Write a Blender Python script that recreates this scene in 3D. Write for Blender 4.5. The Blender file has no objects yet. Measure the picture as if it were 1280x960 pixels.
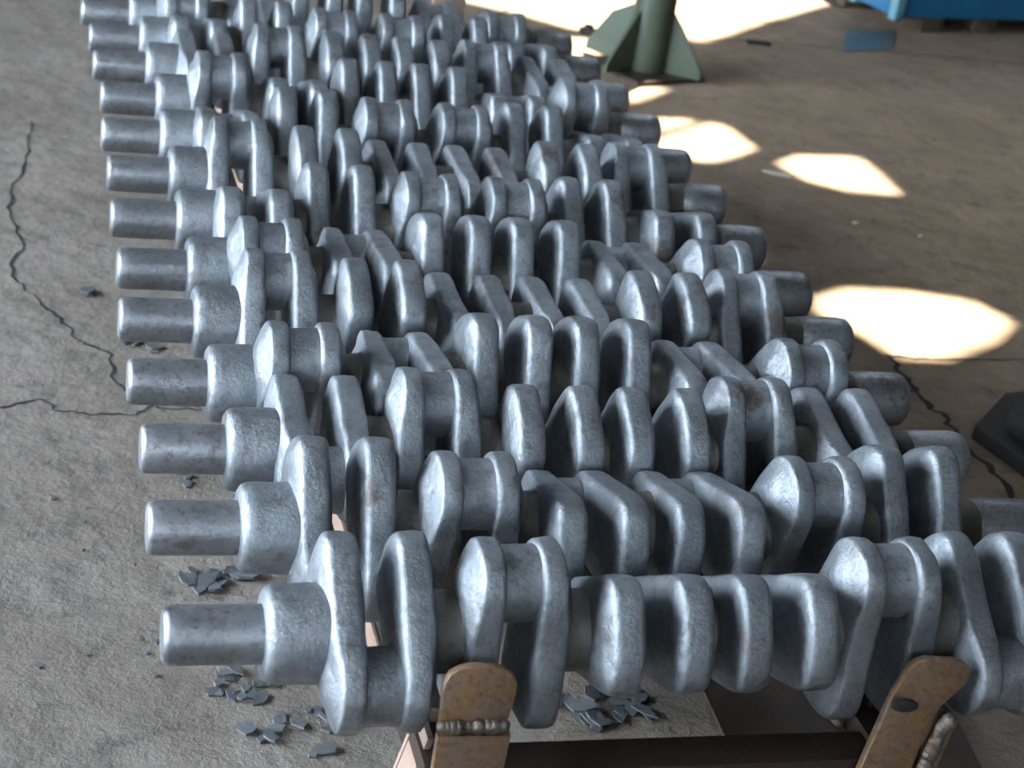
import bpy, bmesh, math, random
from math import sin, cos, pi, radians, atan2, sqrt, hypot
from mathutils import Vector, Matrix, geometry, noise
random.seed(7)
SC = bpy.context.scene
COL = SC.collection

# ------------------------------------------------------------------ camera
cam = bpy.data.cameras.new('camera')
camo = bpy.data.objects.new('camera', cam); COL.objects.link(camo)
Rg = Vector((0.961426, -0.234162, 0.144319)); Dn = Vector((0.024316, -0.450268, -0.892562)); Fw = Vector((0.273986, 0.861642, -0.427206))
m = Matrix((Rg, -Dn, -Fw)).transposed().to_4x4()
m.translation = Vector((-0.16456, -1.71046, 1.60795))
camo.matrix_world = m
cam.sensor_width = 36; cam.lens = 36 * 2200 / 1280
cam.dof.use_dof = True; cam.dof.focus_distance = 2.45; cam.dof.aperture_fstop = 6.3
cam.clip_end = 200
SC.camera = camo

# ------------------------------------------------------------------ world, sun, exposure
w = bpy.data.worlds.new('sky'); SC.world = w; w.use_nodes = True
bg = w.node_tree.nodes['Background']
bg.inputs[0].default_value = (0.78, 0.885, 1.0, 1); bg.inputs[1].default_value = 26.0
sun = bpy.data.lights.new('sun', 'SUN'); sun.energy = 60; sun.angle = radians(.6); sun.color = (1.0, 0.86, 0.66)
suno = bpy.data.objects.new('sun', sun); COL.objects.link(suno)
SUN = Vector((0.36, 0.42, 0.83)).normalized()
suno.rotation_euler = SUN.to_track_quat('Z', 'Y').to_euler(); suno.location = (6, 8, 14)
SC.view_settings.view_transform = 'Standard'; SC.view_settings.look = 'None'
SC.view_settings.exposure = 0.10; SC.view_settings.gamma = 1; SC.view_settings.use_curve_mapping = False

# ------------------------------------------------------------------ helpers
def mat(name, base, rough=.6, metal=0., var=None, var2=None, scale=6., bump=.0, bscale=60., rvar=0., rand=0., stain=None, stain_s=9., stain_lo=.6, bump2=0., b2scale=8.):
    M = bpy.data.materials.new(name); M.use_nodes = True
    nt = M.node_tree; N = nt.nodes; L = nt.links; b = N['Principled BSDF']
    b.inputs['Roughness'].default_value = rough; b.inputs['Metallic'].default_value = metal
    tc = N.new('ShaderNodeTexCoord'); src = tc.outputs['Object']
    oi = N.new('ShaderNodeObjectInfo')
    add = N.new('ShaderNodeVectorMath'); add.operation = 'ADD'
    mul = N.new('ShaderNodeMath'); mul.operation = 'MULTIPLY'; mul.inputs[1].default_value = 37.
    L.new(oi.outputs['Random'], mul.inputs[0]); L.new(src, add.inputs[0]); L.new(mul.outputs[0], add.inputs[1]); src = add.outputs[0]
    def nz(s, det=6, ro=.6):
        n = N.new('ShaderNodeTexNoise'); n.inputs['Scale'].default_value = s; n.inputs['Detail'].default_value = det; n.inputs['Roughness'].default_value = ro
        L.new(src, n.inputs['Vector']); return n
    def mixc(fac, a, bb):
        x = N.new('ShaderNodeMix'); x.data_type = 'RGBA'
        if isinstance(a, tuple): x.inputs[6].default_value = (*a, 1)
        else: L.new(a, x.inputs[6])
        if isinstance(bb, tuple): x.inputs[7].default_value = (*bb, 1)
        else: L.new(bb, x.inputs[7])
        L.new(fac, x.inputs[0]); return x.outputs[2]
    def ramp(o, lo, hi, a=0., c=1.):
        r = N.new('ShaderNodeMapRange'); r.inputs[1].default_value = lo; r.inputs[2].default_value = hi; r.inputs[3].default_value = a; r.inputs[4].default_value = c
        L.new(o, r.inputs[0]); return r.outputs[0]
    colr = None
    n1 = nz(scale)
    if var: colr = mixc(ramp(n1.outputs[0], .36, .64), base, var)
    if var2: colr = mixc(ramp(nz(scale * 5.3, 8, .7).outputs[0], .5, .7), colr or base, var2)
    if stain: colr = mixc(ramp(nz(stain_s, 5, .65).outputs[0], stain_lo, stain_lo + .1, 0, .8), colr or base, stain)
    if rand:
        h = N.new('ShaderNodeHueSaturation'); L.new(ramp(oi.outputs['Random'], 0, 1, 1 - rand, 1 + rand), h.inputs['Value'])
        if colr: L.new(colr, h.inputs['Color'])
        else: h.inputs['Color'].default_value = (*base, 1)
        colr = h.outputs[0]
    if colr: L.new(colr, b.inputs['Base Color'])
    else: b.inputs['Base Color'].default_value = (*base, 1)
    if rvar: L.new(ramp(nz(scale * 3).outputs[0], .3, .7, rough - rvar, rough + rvar), b.inputs['Roughness'])
    prev = None
    for st, sc_, dist in ((bump, bscale, .004), (bump2, b2scale, .02)):
        if st:
            bp = N.new('ShaderNodeBump'); bp.inputs['Strength'].default_value = st; bp.inputs['Distance'].default_value = dist
            L.new(nz(sc_, 8, .65).outputs[0], bp.inputs['Height'])
            if prev: L.new(prev, bp.inputs['Normal'])
            prev = bp.outputs[0]
    if prev: L.new(prev, b.inputs['Normal'])
    return M

STEEL = mat('forged_steel', (.195, .220, .245), .46, .86, var=(.275, .302, .332), var2=(.145, .150, .155), scale=14, bump=.45, bscale=190, rvar=.1, rand=.12,
            stain=(.12, .092, .082), stain_s=11, stain_lo=.60, bump2=.25, b2scale=22)
STUBM = mat('turned_forged_steel', (.20, .218, .238), .47, .85, var=(.275, .295, .32), var2=(.14, .13, .13), scale=18, bump=.35, bscale=120, rvar=.1, rand=.1,
            stain=(.10, .07, .065), stain_s=15, stain_lo=.6)
JOURN = mat('journal_steel', (.075, .072, .065), .5, .55, var=(.10, .098, .088), var2=(.06, .05, .035), scale=20, bump=.5, bscale=120, rvar=.1, rand=.1)  # darker than the webs: shade of the gaps put into the colour
CONC = mat('concrete_floor', (.130, .112, .096), .8, 0, var=(.180, .158, .139), var2=(.088, .076, .066), scale=2.6, bump=.6, bscale=60, rvar=.12,
           stain=(.066, .058, .05), stain_s=16, stain_lo=.60, bump2=.7, b2scale=12)
def bounce_tint(M):      # brown tint towards the right, painting warm sun bounce into the floor colour
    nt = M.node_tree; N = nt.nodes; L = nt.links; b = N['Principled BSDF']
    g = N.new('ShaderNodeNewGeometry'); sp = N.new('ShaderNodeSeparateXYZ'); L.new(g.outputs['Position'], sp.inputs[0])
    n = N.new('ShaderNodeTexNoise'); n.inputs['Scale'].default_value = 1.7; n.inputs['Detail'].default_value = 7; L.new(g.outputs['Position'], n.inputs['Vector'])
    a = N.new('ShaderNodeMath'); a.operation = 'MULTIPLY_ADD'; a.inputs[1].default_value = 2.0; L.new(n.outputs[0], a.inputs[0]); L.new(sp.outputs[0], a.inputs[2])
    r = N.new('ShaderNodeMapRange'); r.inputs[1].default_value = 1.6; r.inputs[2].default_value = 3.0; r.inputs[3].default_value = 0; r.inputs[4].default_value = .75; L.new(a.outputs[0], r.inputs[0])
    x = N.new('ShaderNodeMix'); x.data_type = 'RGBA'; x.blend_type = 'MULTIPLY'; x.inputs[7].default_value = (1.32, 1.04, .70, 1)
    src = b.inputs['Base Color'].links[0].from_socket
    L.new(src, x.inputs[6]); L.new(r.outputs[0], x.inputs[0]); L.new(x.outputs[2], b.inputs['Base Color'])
bounce_tint(CONC)
CRACK = mat('crack_dirt', (.012, .010, .008), .95)
FLAKE = mat('scale_flake', (.068, .078, .086), .7, .1, var=(.09, .10, .108), scale=30, bump=.4, bscale=90, rand=.25)
RUSTY = mat('flame_cut_steel', (.21, .12, .052), .45, .4, var=(.16, .12, .095), var2=(.10, .048, .024), scale=22, bump=.5, bscale=110, rvar=.12, stain=(.10, .05, .035), stain_s=30, stain_lo=.6)
WELD = mat('weld_bead', (.20, .19, .18), .35, .8, var=(.11, .08, .055), scale=40, bump=.6, bscale=160)
DARKR = mat('dark_rusty_steel', (.022, .014, .010), .6, .3, var=(.037, .023, .015), scale=12, bump=.4, bscale=90)
PINK = mat('pink_primer_paint', (.26, .185, .15), .55, 0, var=(.20, .14, .11), var2=(.3, .18, .12), scale=15, bump=.3, bscale=80)
GREEN = mat('green_paint', (.034, .052, .035), .45, .1, var=(.045, .064, .043), var2=(.04, .048, .034), scale=10, bump=.2, bscale=60, rvar=.1)
BLUE = mat('blue_paint', (.005, .105, .22), .45, .0, var=(.005, .085, .18), scale=5, bump=.15, bscale=40)
LBLUE = mat('pale_blue_paint', (.10, .25, .31), .5)
BREFLECT = mat('blue_reflection_paint', (.055, .068, .078), .4, .0, var=(.068, .08, .088), scale=8)
WOOD = mat('pallet_wood', (.06, .04, .024), .8, 0, var=(.045, .03, .018), scale=12, bump=.4)
BLACK = mat('black_steel', (.007, .006, .006), .8, .1, var=(.012, .010, .009), scale=10, bump=.3)
WHITE = mat('pale_scrap', (.4, .38, .33), .8)
WALLM = mat('wall_paint', (.20, .195, .18), .85, 0, var=(.16, .155, .14), scale=1.5)
CEILM = mat('roof_sheet', (.15, .15, .145), .7, .1, var=(.12, .12, .115), scale=2)

def fin(bm, name, material, parent=None, smooth=40, loc=None, norm=True):
    me = bpy.data.meshes.new(name)
    if norm: bmesh.ops.recalc_face_normals(bm, faces=bm.faces)
    bm.to_mesh(me); bm.free()
    me.materials.append(material)
    if smooth:
        me.polygons.foreach_set('use_smooth', [True] * len(me.polygons))
        try: me.set_sharp_from_angle(angle=radians(smooth))
        except Exception: pass
    o = bpy.data.objects.new(name, me); COL.objects.link(o)
    if parent: o.parent = parent
    if loc: o.location = loc
    return o
def tag(o, label=None, cat=None, group=None, kind=None):
    for k, v in (('label', label), ('category', cat), ('group', group), ('kind', kind)):
        if v: o[k] = v
    return o
def empty(name, loc, label, cat, group=None, rz=0):
    o = bpy.data.objects.new(name, None); COL.objects.link(o); o.location = loc; o.rotation_euler = (0, 0, rz)
    o.empty_display_size = .05
    return tag(o, label, cat, group)
def bx(bm, c, s, rot=None, bev=0.):
    r = bmesh.ops.create_cube(bm, size=1)['verts']
    M = Matrix.Translation(c) @ (rot.to_4x4() if rot else Matrix.Identity(4)) @ Matrix.Diagonal((*s, 1))
    bmesh.ops.transform(bm, matrix=M, verts=r)
    if bev:
        es = {e for v in r for e in v.link_edges}
        bmesh.ops.bevel(bm, geom=list(es), offset=bev, segments=2, affect='EDGES', profile=.6)
def prism(bm, pts, z0, z1, ax='z', bev=0.):
    def P(a, b, c): return {'z': (a, b, c), 'y': (a, c, b), 'x': (c, a, b)}[ax]
    v0 = [bm.verts.new(P(a, b, z0)) for a, b in pts]; v1 = [bm.verts.new(P(a, b, z1)) for a, b in pts]
    f0 = bm.faces.new(v0); f1 = bm.faces.new(v1[::-1]); n = len(pts)
    for i in range(n): bm.faces.new((v0[i], v1[i], v1[(i + 1) % n], v0[(i + 1) % n]))
    if bev:
        bmesh.ops.recalc_face_normals(bm, faces=bm.faces)
        bmesh.ops.bevel(bm, geom=list(set(f0.edges) | set(f1.edges)), offset=bev, segments=2, affect='EDGES', profile=.6)
def lathe_x(bm, prof, seg=40, cy=0, cz=0, wob=0., seed=0):
    """revolve (x, radius) about the x axis through (cy, cz)"""
    rings = []
    for x, r in prof:
        ring = []
        for k in range(seg):
            a = 2 * pi * k / seg
            rr = r * (1 + wob * noise.noise(Vector((cos(a) * 1.7 + seed, sin(a) * 1.7, x * 30))))
            ring.append(bm.verts.new((x, cy + rr * cos(a), cz + rr * sin(a))))
        rings.append(ring)
    for a, b in zip(rings, rings[1:]):
        for k in range(seg): bm.faces.new((a[k], a[(k + 1) % seg], b[(k + 1) % seg], b[k]))
    bm.faces.new(rings[0][::-1]); bm.faces.new(rings[-1])

# ------------------------------------------------------------------ the setting
AX = .42     # height of the shaft axes over the floor
bm = bmesh.new()
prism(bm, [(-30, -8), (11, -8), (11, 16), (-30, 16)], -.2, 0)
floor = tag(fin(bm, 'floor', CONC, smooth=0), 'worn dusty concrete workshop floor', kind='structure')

HR = 6.2
def hole(pts):
    t = HR / SUN.z
    return [Vector((x + SUN.x * t, y + SUN.y * t, 0)) for x, y in pts]
HOLES = [
 [(1.74, 3.50), (1.82, 3.502), (1.98, 3.518), (1.80, 3.37), (1.72, 3.33)],
 [(1.70, 3.25), (1.76, 3.275), (2.035, 3.50), (2.06, 3.469), (2.083, 3.27), (2.015, 3.197), (1.873, 3.099), (1.70, 3.15)],
 [(2.121, 3.12), (2.226, 3.213), (2.437, 3.235), (2.442, 3.102), (2.424, 2.902), (2.261, 2.911), (2.16, 2.985)],
 [(1.80, 2.06), (1.921, 2.134), (2.082, 2.134), (2.257, 2.083), (2.305, 1.967), (2.191, 1.848), (1.999, 1.731), (1.881, 1.732), (1.85, 1.847), (1.78, 1.96)],
 [(1.40, 5.1), (1.45, 4.86), (1.66, 4.73), (1.86, 4.55), (1.98, 4.50), (2.273, 4.553), (2.365, 4.535), (2.745, 4.917), (3.3, 5.42), (3.2, 5.9), (1.5, 5.8)],
 [(1.70, 4.20), (1.74, 4.42), (1.93, 4.44), (1.87, 4.28), (1.80, 4.17)],
 [(1.70, 3.84), (1.986, 3.864), (1.90, 3.76), (1.79, 3.66), (1.70, 3.70)],
]
outer = [Vector((-6, -8, 0)), Vector((11, -8, 0)), Vector((11, 16, 0)), Vector((-6, 16, 0))]
loops = [outer] + [hole(h)[::-1] for h in HOLES]
# a slope-free roof sheet with broken openings the sun falls through
flat = [p for l in loops for p in l]
tris = geometry.tessellate_polygon(loops)
bm = bmesh.new()
vs = [bm.verts.new((p.x, p.y, HR)) for p in flat]
for t in tris:
    try: bm.faces.new([vs[i] for i in t])
    except ValueError: pass
tag(fin(bm, 'ceiling', CEILM, smooth=0), 'roof sheeting with broken skylight openings', kind='structure')
def wall(name, boxes):
    bm = bmesh.new()
    for c, s in boxes: bx(bm, c, s)
    tag(fin(bm, name, WALLM, smooth=0), kind='structure')
wall('wall_back', [((2.5, 16.1, 3.1), (17, .2, 6.2))])
wall('wall_right', [((11.1, 4, 3.1), (.2, 24, 6.2))])
wall('wall_front', [((2.5, -8.1, 1.7), (17, .2, 3.4)), ((2.5, -8.1, 5.5), (17, .2, 1.4)), ((-5.2, -8.1, 4.1), (1.6, .2, 1.4)), ((5.5, -8.1, 4.1), (11, .2, 1.4))])
wall('wall_left', [((-6.1, 4, 5.6), (.2, 24, 1.2)), ((-6.1, -5.0, 2.5), (.2, 6.0, 5)), ((-6.1, 10.2, 2.5), (.2, 11.6, 5))])

def ribbon(name, pts, wd, jag=.012, parent=floor, sub=6, zt=.0016):
    P = []
    for (a, b) in zip(pts, pts[1:]):
        for k in range(sub):
            t = k / sub; x = a[0] + (b[0] - a[0]) * t; y = a[1] + (b[1] - a[1]) * t
            P.append((x + random.uniform(-jag, jag), y + random.uniform(-jag, jag)))
    P.append(pts[-1])
    bm = bmesh.new(); A = []; B = []
    for i, p in enumerate(P):
        q = P[min(i + 1, len(P) - 1)]; r = P[max(i - 1, 0)]
        d = Vector((q[0] - r[0], q[1] - r[1])).normalized(); n = Vector((-d.y, d.x))
        ww = wd * random.uniform(.35, 1.0) * (.3 if i in (0, len(P) - 1) else 1) / 2
        A.append(bm.verts.new((p[0] + n.x * ww, p[1] + n.y * ww, zt))); B.append(bm.verts.new((p[0] - n.x * ww, p[1] - n.y * ww, zt)))
    for i in range(len(P) - 1): bm.faces.new((A[i], A[i + 1], B[i + 1], B[i]))
    return fin(bm, name, CRACK, parent, 0)
ribbon('floor_crack', [(-.125, 3.089), (-.129, 2.828), (-.167, 2.584), (-.177, 2.392), (-.146, 2.195), (-.172, 2.006), (-.124, 1.902), (-.067, 1.803), (-.036, 1.687), (.027, 1.633), (.031, 1.523), (.067, 1.454), (.2, 1.38)], .009, .008)
ribbon('floor_crack', [(-.3, 1.36), (-.182, 1.375), (-.109, 1.418), (-.08, 1.373), (-.02, 1.356), (.062, 1.352), (.102, 1.394), (.2, 1.38)], .008, .007)
ribbon('floor_crack', [(1.851, 1.734), (1.917, 1.72), (2.05, 1.728), (2.22, 1.736), (2.6, 1.74), (3.2, 1.76)], .010, .004)
ribbon('floor_crack', [(1.851, 1.743), (1.842, 1.627), (1.824, 1.504), (1.847, 1.426), (1.83, 1.295), (1.835, 1.105), (1.8, .9)], .020, .010)
ribbon('floor_joint', [(1.5, 4.50), (1.782, 4.523), (2.374, 4.559), (2.659, 4.605), (3.797, 4.603), (6, 4.65)], .016, .001)
ribbon('floor_joint', [(2.1, 4.925), (2.329, 4.924), (2.786, 4.929), (3.3, 4.93)], .008, .001)
ribbon('floor_crack', [(1.50, 4.55), (1.552, 4.631), (1.669, 4.826), (1.729, 4.94), (1.76, 5.2)], .010, .004)

# ------------------------------------------------------------------ crankshaft parts (axis = local x, origin at the stub's face, on the axis)
PITCH = .163; FIRST = .2475; RT = .069; WO = .0420
def chaikin(p, n):
    for _ in range(n):
        q = []
        for i in range(len(p)):
            a, b = p[i], p[(i + 1) % len(p)]
            q += [(a[0] * .75 + b[0] * .25, a[1] * .75 + b[1] * .25), (a[0] * .25 + b[0] * .75, a[1] * .25 + b[1] * .75)]
        p = q
    return p
HALF = [(h * .955, w_ * .955) for h, w_ in [(.1275, .007), (.1245, .024), (.116, .040), (.101, .053), (.080, .061), (.052, .064), (.025, .065), (0, .068), (-.050, .074), (-.088, .0755), (-.110, .063), (-.1205, .038), (-.1245, .012)]]
OUT = chaikin(HALF + [(h, -w_) for h, w_ in HALF[::-1]], 2)
def smst(t): t = max(0, min(1, t)); return t * t * (3 - 2 * t)
def web_mesh(var):
    """local: x = outward (towards the main journal), y = tangential, z = towards the crankpin"""
    bm = bmesh.new(); T = .0200
    rings = []
    def ring(xf, insf):
        r = []
        for h, w_ in OUT:
            ch = smst((h - .015) / .085); ins = insf(h, ch)
            c = (max(-.075, min(.068, h)), 0.)
            d = Vector((h - c[0], w_ - c[1])); L_ = d.length; d = d / L_ * max(L_ - ins, .004)
            hh, ww = c[0] + d.x, c[1] + d.y
            x = xf(hh, ch)
            nn = noise.noise(Vector((hh * 28 + var * 5, ww * 28, x * 40))) * .0014
            r.append(bm.verts.new((x - .012 * hh + nn, ww + nn * .6, hh + nn)))
        rings.append(r)
    ring(lambda h, c: -T - .0075 + .003 * c, lambda h, c: .046)
    ring(lambda h, c: -T - .0050 + .003 * c, lambda h, c: .026)
    ring(lambda h, c: -T - .0005 + .001 * c, lambda h, c: .0085)
    ring(lambda h, c: -T + .0020, lambda h, c: .0030)
    ring(lambda h, c: -T + .0055, lambda h, c: .0006)
    ring(lambda h, c: -T + .009, lambda h, c: .0002)
    ring(lambda h, c: 0, lambda h, c: -.0006)
    ring(lambda h, c: T - .009 - .004 * c, lambda h, c: .0002)
    ring(lambda h, c: T - .0055 - .005 * c, lambda h, c: .0006)
    ring(lambda h, c: T - .0020 - .0065 * c, lambda h, c: .0030 + .001 * c)
    ring(lambda h, c: T + .0005 - .006 * c, lambda h, c: .0085 + .009 * c)
    ring(lambda h, c: T + .0050 - .0010 * c, lambda h, c: .024 + .012 * c)
    ring(lambda h, c: T + .0075, lambda h, c: .044 + .006 * c)
    n = len(OUT)
    for a, b in zip(rings, rings[1:]):
        for k in range(n): bm.faces.new((a[k], a[(k + 1) % n], b[(k + 1) % n], b[k]))
    for r, s in ((rings[0], -1), (rings[-1], 1)):
        f = bm.faces.new(r if s > 0 else r[::-1])
        bmesh.ops.triangulate(bm, faces=[f])
    return bm
def mesh_of(bm, name, material, smooth=55):
    o = fin(bm, name, material, None, smooth); me = o.data; bpy.data.objects.remove(o); return me
WEBS = [mesh_of(web_mesh(v), 'web', STEEL, 60) for v in range(4)]
bm = bmesh.new(); lathe_x(bm, [(0, .020), (.0, .0285), (.0025, .0325), (.007, .0345), (.02, .035), (.118, .0355)], 40, wob=.01)
ME_STUB = mesh_of(bm, 'stub_shaft', STUBM)
bm = bmesh.new(); lathe_x(bm, [(.114, .03), (.1145, .050), (.118, .0555), (.124, .0585), (.135, .0592), (.160, .0592), (.168, .060), (.178, .060), (.192, .060)], 44, wob=.012, seed=3)
ME_COL = mesh_of(bm, 'collar', STEEL)
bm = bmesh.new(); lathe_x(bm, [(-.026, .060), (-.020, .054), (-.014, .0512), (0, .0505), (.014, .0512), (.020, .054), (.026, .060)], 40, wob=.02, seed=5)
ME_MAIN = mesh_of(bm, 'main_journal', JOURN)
bm = bmesh.new(); lathe_x(bm, [(-.029, .0490), (-.024, .0485), (-.019, .0475), (-.010, .0468), (0, .0472), (.010, .0468), (.019, .0475), (.024, .0485), (.029, .0490)], 40, wob=.012, seed=8)
ME_PIN = mesh_of(bm, 'crankpin', STEEL)
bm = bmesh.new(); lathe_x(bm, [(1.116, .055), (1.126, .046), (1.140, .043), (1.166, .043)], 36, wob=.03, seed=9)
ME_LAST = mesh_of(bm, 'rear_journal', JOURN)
bm = bmesh.new(); lathe_x(bm, [(1.160, .030), (1.161, .040), (1.168, .0445), (1.19, .0455), (1.245, .0455), (1.258, .0435), (1.264, .038), (1.264, .02)], 40, wob=.015, seed=11)
ME_END = mesh_of(bm, 'flange_boss', STUBM)

# one row per shaft, near to far: x offset, y, angle of throws 1 and 6 (degrees, 0 = away from the camera, 90 = up)
P0 = .22336
DX = [.0095, .0051, .0091, .0006, -.0031, .0022, 0, .0025, -.0008, .005, -.0045, -.0062, -.0193]
DY = [-0.0035, 0.0109, 0.0128, -0.0097, -0.0106, -0.03, -0.025, -0.0127, -0.0112, 0.0039, 0.0023, 0.0186, 0.0205]
DZ = [0.008, 0.0079, -0.0011, 0.0015, 0.0, 0.0008, 0.0008, 0.0, 0.0, 0.0017, 0.0055, -0.0001, -0.0007]
ANG = [-148.6, -131.2, 187.3, 120.2, 56.8, 122.1, -16.6, 60.0, -10.0, 106.3, 181.3, -9.6, 142.9]
ORD = ['second', 'third', 'fourth', 'fifth', 'sixth', 'seventh', 'eighth', 'ninth', 'tenth', 'eleventh', 'twelfth']
def part(me, name, parent, loc=(0, 0, 0), M=None):
    o = bpy.data.objects.new(name, me); COL.objects.link(o); o.parent = parent
    o.matrix_local = (Matrix.Translation(loc) @ M) if M else Matrix.Translation(loc)
    return o
for i in range(13):
    if i == 0: lab = 'grey forged steel crankshaft nearest the camera, lying right behind the rusty end lugs'
    elif i == 12: lab = 'grey forged steel crankshaft farthest from the camera, last of the rack'
    else: lab = '%s crankshaft counted from the camera, grey forged steel, lying across the rack' % ORD[i - 1]
    c = empty('crankshaft', (DX[i], i * P0 + DY[i], AX + DZ[i]), lab, 'crankshaft', 'forged crankshafts lying side by side on the rack')
    part(ME_STUB, 'stub_shaft', c, M=Matrix.Rotation(i * 1.3, 4, 'X')); part(ME_COL, 'collar', c, M=Matrix.Rotation(i * 2.1, 4, 'X'))
    for t in range(6):
        a = radians(ANG[i] + (0, 240, 120, 120, 240, 0)[t]); xc = FIRST + t * PITCH
        part(ME_PIN, 'crankpin', c, (xc, RT * cos(a), RT * sin(a)))
        # web frame: z' -> pin direction, x' -> outward
        zd = Vector((0, cos(a), sin(a)))
        for s in (-1, 1):
            xd = Vector((s, 0, 0)); yd = zd.cross(xd)
            part(WEBS[(i * 5 + t * 2 + (s > 0) * 3) % 4], 'web', c, (xc + s * WO, 0, 0), Matrix((xd, yd, zd)).transposed().to_4x4())
        if t < 5: part(ME_MAIN, 'main_journal', c, (xc + PITCH / 2, 0, 0), Matrix.Rotation(t + i, 4, 'X'))
    part(ME_LAST, 'rear_journal', c); part(ME_END, 'flange_boss', c, M=Matrix.Rotation(i * 1.7, 4, 'X'))

# ------------------------------------------------------------------ the rack
rack = empty('steel_rack', (.66, 1.35, 0), 'welded steel rack with pink rails and rusty flame-cut end lugs under the crankshafts', 'rack')
inv = Matrix.Translation((-.66, -1.35, 0))
def rp(bm, name, m_, smooth=40, parent=rack, label=None):
    o = fin(bm, name, m_, parent, smooth)
    if parent is rack: o.matrix_local = inv
    if label: o['label'] = label
    return o
RZ = .292
for xr in (.36, .955):
    bm = bmesh.new(); bx(bm, (xr, 1.41, RZ - .0255), (.084, 3.0, .06), bev=.006); rp(bm, 'rail', DARKR)
    if xr < .5:
        bm = bmesh.new(); bx(bm, (xr - .046, 1.50, RZ - .035), (.007, 2.8, .04), bev=.002); rp(bm, 'side_strip', PINK, label='pinkish painted side strip')
for y in (-.068, 1.4, 2.85):
    bm = bmesh.new(); bx(bm, (.66, y, .245), (.53, .06, .085), bev=.006); rp(bm, 'cross_beam', DARKR, label='dark rusty cross beam')
for xr, s in ((.36, -1), (.955, 1)):
    for y in (-.03, 2.80):
        bm = bmesh.new()
        R_ = Matrix.Rotation(s * -.22, 3, 'Y')
        bx(bm, (xr + s * .065, y, .15), (.008, .06, .33), R_); bx(bm, (xr + s * .045, y + .026, .15), (.05, .008, .33), R_)
        o = rp(bm, 'leg', PINK if s < 0 else DARKR, 0)
        if s < 0: o['label'] = 'splayed pink angle-iron leg'
# front lug left: tilted stop plate over a lower plate with a weld between
def lug(name, pts, y, t, tilt, pivz, m_=RUSTY):
    bm = bmesh.new(); prism(bm, pts, y, y + t, 'y', bev=.004)
    bmesh.ops.rotate(bm, cent=(0, y, pivz), matrix=Matrix.Rotation(tilt, 3, 'X'), verts=bm.verts)
    return rp(bm, name, m_, 30)
def bead(pts, r, parent):
    bm = bmesh.new(); 
    for k in range(len(pts) - 1):
        a, b = Vector(pts[k]), Vector(pts[k + 1]); n = max(2, int((b - a).length / .006))
        for j in range(n):
            p = a.lerp(b, j / n); q = bmesh.ops.create_icosphere(bm, subdivisions=2, radius=r * random.uniform(.85, 1.15))['verts']
            bmesh.ops.translate(bm, vec=p, verts=q)
    return rp(bm, 'weld_bead', WELD, 60, parent)
LEFT = lug('end_lug', [(.319, .378), (.319, .420), (.321, .434), (.326, .445), (.338, .452), (.352, .455), (.376, .454), (.390, .451), (.401, .443), (.408, .430), (.408, .418), (.401, .378)], -.122, .014, -.12, .385)
lug('lug_plate', [(.318, .21), (.318, .368), (.407, .366), (.402, .21)], -.128, .014, 0, .3)
bead([(.324, -.122, .378), (.402, -.122, .377)], .0095, LEFT)
RIGHT = lug('end_lug', [(.875, .262), (.893, .350), (.902, .395), (.917, .432), (.926, .440), (.938, .445), (.978, .442), (.992, .438), (1.001, .431), (1.004, .422), (1.001, .408), (.972, .375), (.962, .345), (.950, .262)], -.116, .014, -.08, .3)
bead([(.966, -.114, .262), (.972, -.114, .30), (.981, -.113, .345), (.990, -.112, .362)], .011, RIGHT)
bm = bmesh.new(); prism(bm, [(.972, .255), (.984, .36), (1.003, .352), (.993, .255)], -.108, -.03, 'y', bev=.002); rp(bm, 'lug_plate', RUSTY, 30)
bm = bmesh.new(); bmesh.ops.create_uvsphere(bm, u_segments=20, v_segments=10, radius=.5)
bmesh.ops.transform(bm, matrix=Matrix.Translation((.913, -.121, .388)) @ Matrix.Rotation(.15, 4, 'Y') @ Matrix.Diagonal((.040, .010, .020, 1)), verts=bm.verts)
rp(bm, 'burnt_notch', BLACK, 60, RIGHT, label='dark burnt notch with melted rim')
# far stop lugs
for xr in (.36, .955):
    bm = bmesh.new(); prism(bm, [(xr - .045, .25), (xr - .045, .48), (xr - .03, .51), (xr + .03, .51), (xr + .045, .48), (xr + .045, .25)], 2.905, 2.92, 'y', bev=.003)
    rp(bm, 'end_lug', PINK, 30, label='pink painted end lug behind the last crankshaft')
bm = bmesh.new(); bx(bm, (0, 0, 0), (.42, .008, .008), Matrix.Rotation(.85, 3, 'Y')); bmesh.ops.translate(bm, vec=(.98, .0, .18), verts=bm.verts)
rp(bm, 'brace_rod', PINK, 0)

bm = bmesh.new(); prism(bm, [(.30, .60), (1.24, .60), (1.24, 3.0), (.30, 3.0)], .09, .096, bev=.001)
rp(bm, 'added_shade_sheet', DARKR, 0)  # added dark sheet, blackens the web gaps and stops floor bounce
for xr in (.33, .97):
    bm = bmesh.new(); bx(bm, (xr, 1.9, .045), (.05, 2.2, .09), bev=.004); rp(bm, 'skid_bar', DARKR, 0)
# rusty sheet on the floor under the rack
bm = bmesh.new(); prism(bm, [(.905, .20), (1.30, .16), (1.36, .56), (1.06, .62), (.925, .56)], 0, .006, bev=.001)
tag(fin(bm, 'steel_sheet', DARKR, smooth=0), 'dark rusty steel sheet lying on the floor under the rack near the right lug', 'sheet')

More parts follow.
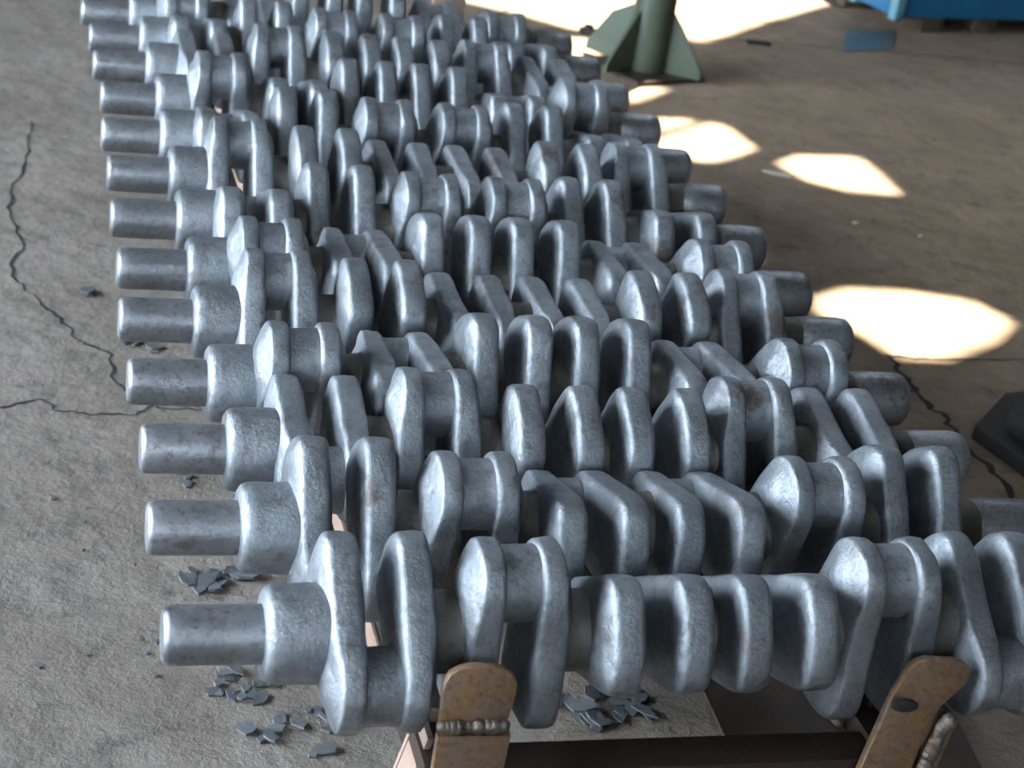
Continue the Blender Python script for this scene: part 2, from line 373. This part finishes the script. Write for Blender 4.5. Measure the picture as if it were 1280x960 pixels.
# ------------------------------------------------------------------ green post
post = empty('green_post', (1.965, 4.05, 0), 'round green steel post with four triangular gussets on a base plate', 'post')
def cyl(bm, r, z0, z1, x=0, y=0, seg=40, r2=None):
    q = bmesh.ops.create_cone(bm, cap_ends=True, segments=seg, radius1=r, radius2=r2 or r, depth=z1 - z0)['verts']
    bmesh.ops.translate(bm, vec=(x, y, (z0 + z1) / 2), verts=q)
bm = bmesh.new(); cyl(bm, .073, .012, HR); fin(bm, 'pipe', GREEN, post)
bm = bmesh.new(); bx(bm, (0, 0, .007), (.30, .30, .014), Matrix.Rotation(radians(22), 3, 'Z')); fin(bm, 'base_plate', DARKR, post, 0)
for ang, ln in ((128, .26), (209, .205), (326, .205), (45, .205)):
    bm = bmesh.new(); prism(bm, [(.065, .014), (ln, .014), (ln - .002, .045), (ln - .09, .175), (.065, .235)], -.006, .006, 'y')
    o = fin(bm, 'gusset', GREEN, post, 0); o.rotation_euler = (0, 0, radians(ang))
bm = bmesh.new(); cyl(bm, .035, 0, .022, seg=6); cyl(bm, .018, .022, .036, seg=12)
o = fin(bm, 'floor_bolt', BLACK); o.location = (1.885, 4.50, 0); tag(o, 'small black bolt stub standing on the floor behind the green post', 'bolt')

# ------------------------------------------------------------------ blue container far right
bl = empty('blue_container', (4.234, 5.302, 0), 'blue painted steel container raised on timber blocks', 'container', rz=radians(12.8))
bm = bmesh.new(); bx(bm, (0, 0, .46), (1.86, .30, .80), bev=.01); fin(bm, 'body', BLUE, bl)
for sx in (-1, 1):
    for sy in (-1, 1):
        bm = bmesh.new(); bx(bm, (sx * .925, sy * .14, .45), (.045, .045, .80), bev=.004); o = fin(bm, 'corner_post', LBLUE, bl); o['label'] = 'pale blue corner post'
bm = bmesh.new(); bx(bm, (0, -.155, .86), (1.8, .03, .05)); fin(bm, 'top_rim', BLUE, bl, 0)
for k, xx in enumerate((-.72, -.42, 0, .5)):
    bm = bmesh.new(); bx(bm, (xx, -.01, .030), (.12, .27, .06), bev=.004); fin(bm, 'timber_block', WOOD, bl)
bl2 = empty('timber_skid', (3.36, 5.46, 0), 'weathered timber skid lying left of the blue container', 'timber', rz=radians(12.8))
for k in range(2):
    bm = bmesh.new(); bx(bm, (0, -.1 + k * .2, .02), (.20, .06, .04), bev=.004); fin(bm, 'runner', WOOD, bl2)
bm = bmesh.new(); bx(bm, (0, 0, .05), (.22, .32, .02), bev=.004); fin(bm, 'board', WOOD, bl2)
bm = bmesh.new(); prism(bm, [(2.96, 4.56), (3.22, 4.65), (3.38, 4.97), (3.11, 4.88)], 0, .004)  # thin patch that paints a bluish reflection onto the floor
tag(fin(bm, 'reflection_patch', BREFLECT, smooth=0), 'blue grey reflection on the dark floor in front of the blue container, painted as a flat patch', 'sheet')

# ------------------------------------------------------------------ dark machine base at the right edge
mb = empty('machine_base', (2.19, 1.22, 0), 'dark rusty steel machine base at the right edge of the floor', 'machine base')
bm = bmesh.new(); prism(bm, [(-.33, .10), (-.17, .26), (.5, .45), (.5, -.5), (-.22, -.40)], 0, .035, bev=.004); fin(bm, 'flange', BLACK, mb, 30)
bm = bmesh.new(); prism(bm, [(-.27, .08), (-.14, .20), (.5, .38), (.5, -.5), (-.16, -.36)], .035, .085, bev=.008); fin(bm, 'body', BLACK, mb, 30)

# ------------------------------------------------------------------ chips and flakes of forging scale
def flake_mesh(r, th=.006):
    bm = bmesh.new(); n = random.randint(5, 7); pts = []
    for k in range(n):
        a = 2 * pi * (k + random.uniform(-.25, .25)) / n; rr = r * random.uniform(.6, 1.1)
        pts.append((rr * cos(a) * 1.25, rr * sin(a) * .8))
    prism(bm, pts, 0, th)
    for v in bm.verts: v.co.z += v.co.x * random.uniform(-.04, .04)
    return bm
def flakes(cx, cy, n, sp, r, label, group):
    made = []
    for k in range(n):
        bm = flake_mesh(r * random.uniform(.5, 1.25), random.uniform(.002, .005))
        o = fin(bm, 'scale_flake', FLAKE, smooth=0)
        a = random.uniform(0, 2 * pi); d = sp * sqrt(random.random())
        o.location = (cx + d * cos(a) * 1.5, cy + d * sin(a), .001 + .004 * random.random() * (k % 3))
        o.rotation_euler = (random.uniform(-.12, .12), random.uniform(-.12, .12), random.uniform(0, 6.3))
        zmin = min((o.rotation_euler.to_matrix() @ v.co).z for v in o.data.vertices); o.location.z -= zmin + o.location.z - .0005 - .004 * (k % 3 == 2)
        tag(o, label, 'flake', group); made.append(o)
    for word, key in (('leftmost', lambda q: q.location.x), ('rightmost', lambda q: -q.location.x), ('nearest', lambda q: q.location.y), ('farthest', lambda q: -q.location.y)):
        q = min(made, key=key); made.remove(q); q['label'] = word + ' ' + label.replace('tiny ', '')
        if not made: break
    for q in made: q['label'] = 'inner ' + label
flakes(.175, .770, 16, .042, .020, 'blue-grey scale flake in the heap on the floor behind the front stub shaft', 'flakes behind the front stub shaft')
flakes(.18, .475, 16, .040, .013, 'blue-grey scale flake on the floor left below the front collar', 'flakes below the front collar')
flakes(-.006, 1.913, 3, .015, .018, 'blue-grey scale flake on bare floor left of the fifth stub shaft', 'flakes left of the fifth stub shaft')
flakes(.085, 1.656, 5, .030, .017, 'blue-grey scale flake under the fifth stub shaft', 'flakes under the fifth stub shaft')
flakes(.17, 1.12, 7, .045, .014, 'blue-grey scale flake on the floor between the second and third stub shafts', 'flakes between second and third stub shafts')
flakes(.74, .405, 22, .055, .018, 'blue-grey scale flake on the floor under the middle webs of the front crankshaft', 'flakes under the front crankshaft')
flakes(-.02, .55, 7, .10, .006, 'tiny blue-grey chip scattered on bare floor at lower left', 'chips at lower left')
flakes(-.05, .95, 8, .16, .006, 'tiny blue-grey chip scattered on bare floor at middle left', 'chips at middle left')
flakes(.25, .36, 14, .06, .014, 'dark blue scale flake on the floor beside the left front rack leg', 'flakes by the left front leg')
bm = bmesh.new(); prism(bm, [(-.05, -.012), (.045, -.02), (.05, .012), (.0, .02), (-.045, .014)], 0, .014, bev=.002)
o = fin(bm, 'metal_offcut', BLACK, smooth=0); o.location = (2.60, 4.56, 0); tag(o, 'small dark metal offcut on the floor right of the green post near the long joint', 'offcut')
def scrap(x, y, l, w_, rz, label):
    bm = bmesh.new(); prism(bm, [(-l, -w_ * .3), (-l * .4, -w_), (l * .7, -w_ * .6), (l, w_ * .2), (l * .2, w_), (-l * .6, w_ * .5)], 0, .004)
    o = fin(bm, 'paper_scrap', WHITE, smooth=0); o.location = (x, y, .0005); o.rotation_euler = (0, 0, rz); tag(o, label, 'scrap')
scrap(2.075, 3.02, .05, .014, -.5, 'pale curled scrap on the floor just left of the oval sun patch')
scrap(1.77, 2.05, .016, .013, .2, 'small pale scrap on the floor left of the brightest sun patch')
scrap(1.87, 1.74, .016, .010, .6, 'small pale scrap at the crack corner below the brightest sun patch')
scrap(2.16, 2.63, .012, .008, .1, 'tiny pale chip on brown floor below the oval sun patch')
scrap(2.33, 2.55, .012, .006, .4, 'tiny pale chip on brown floor farther right below the oval sun patch')
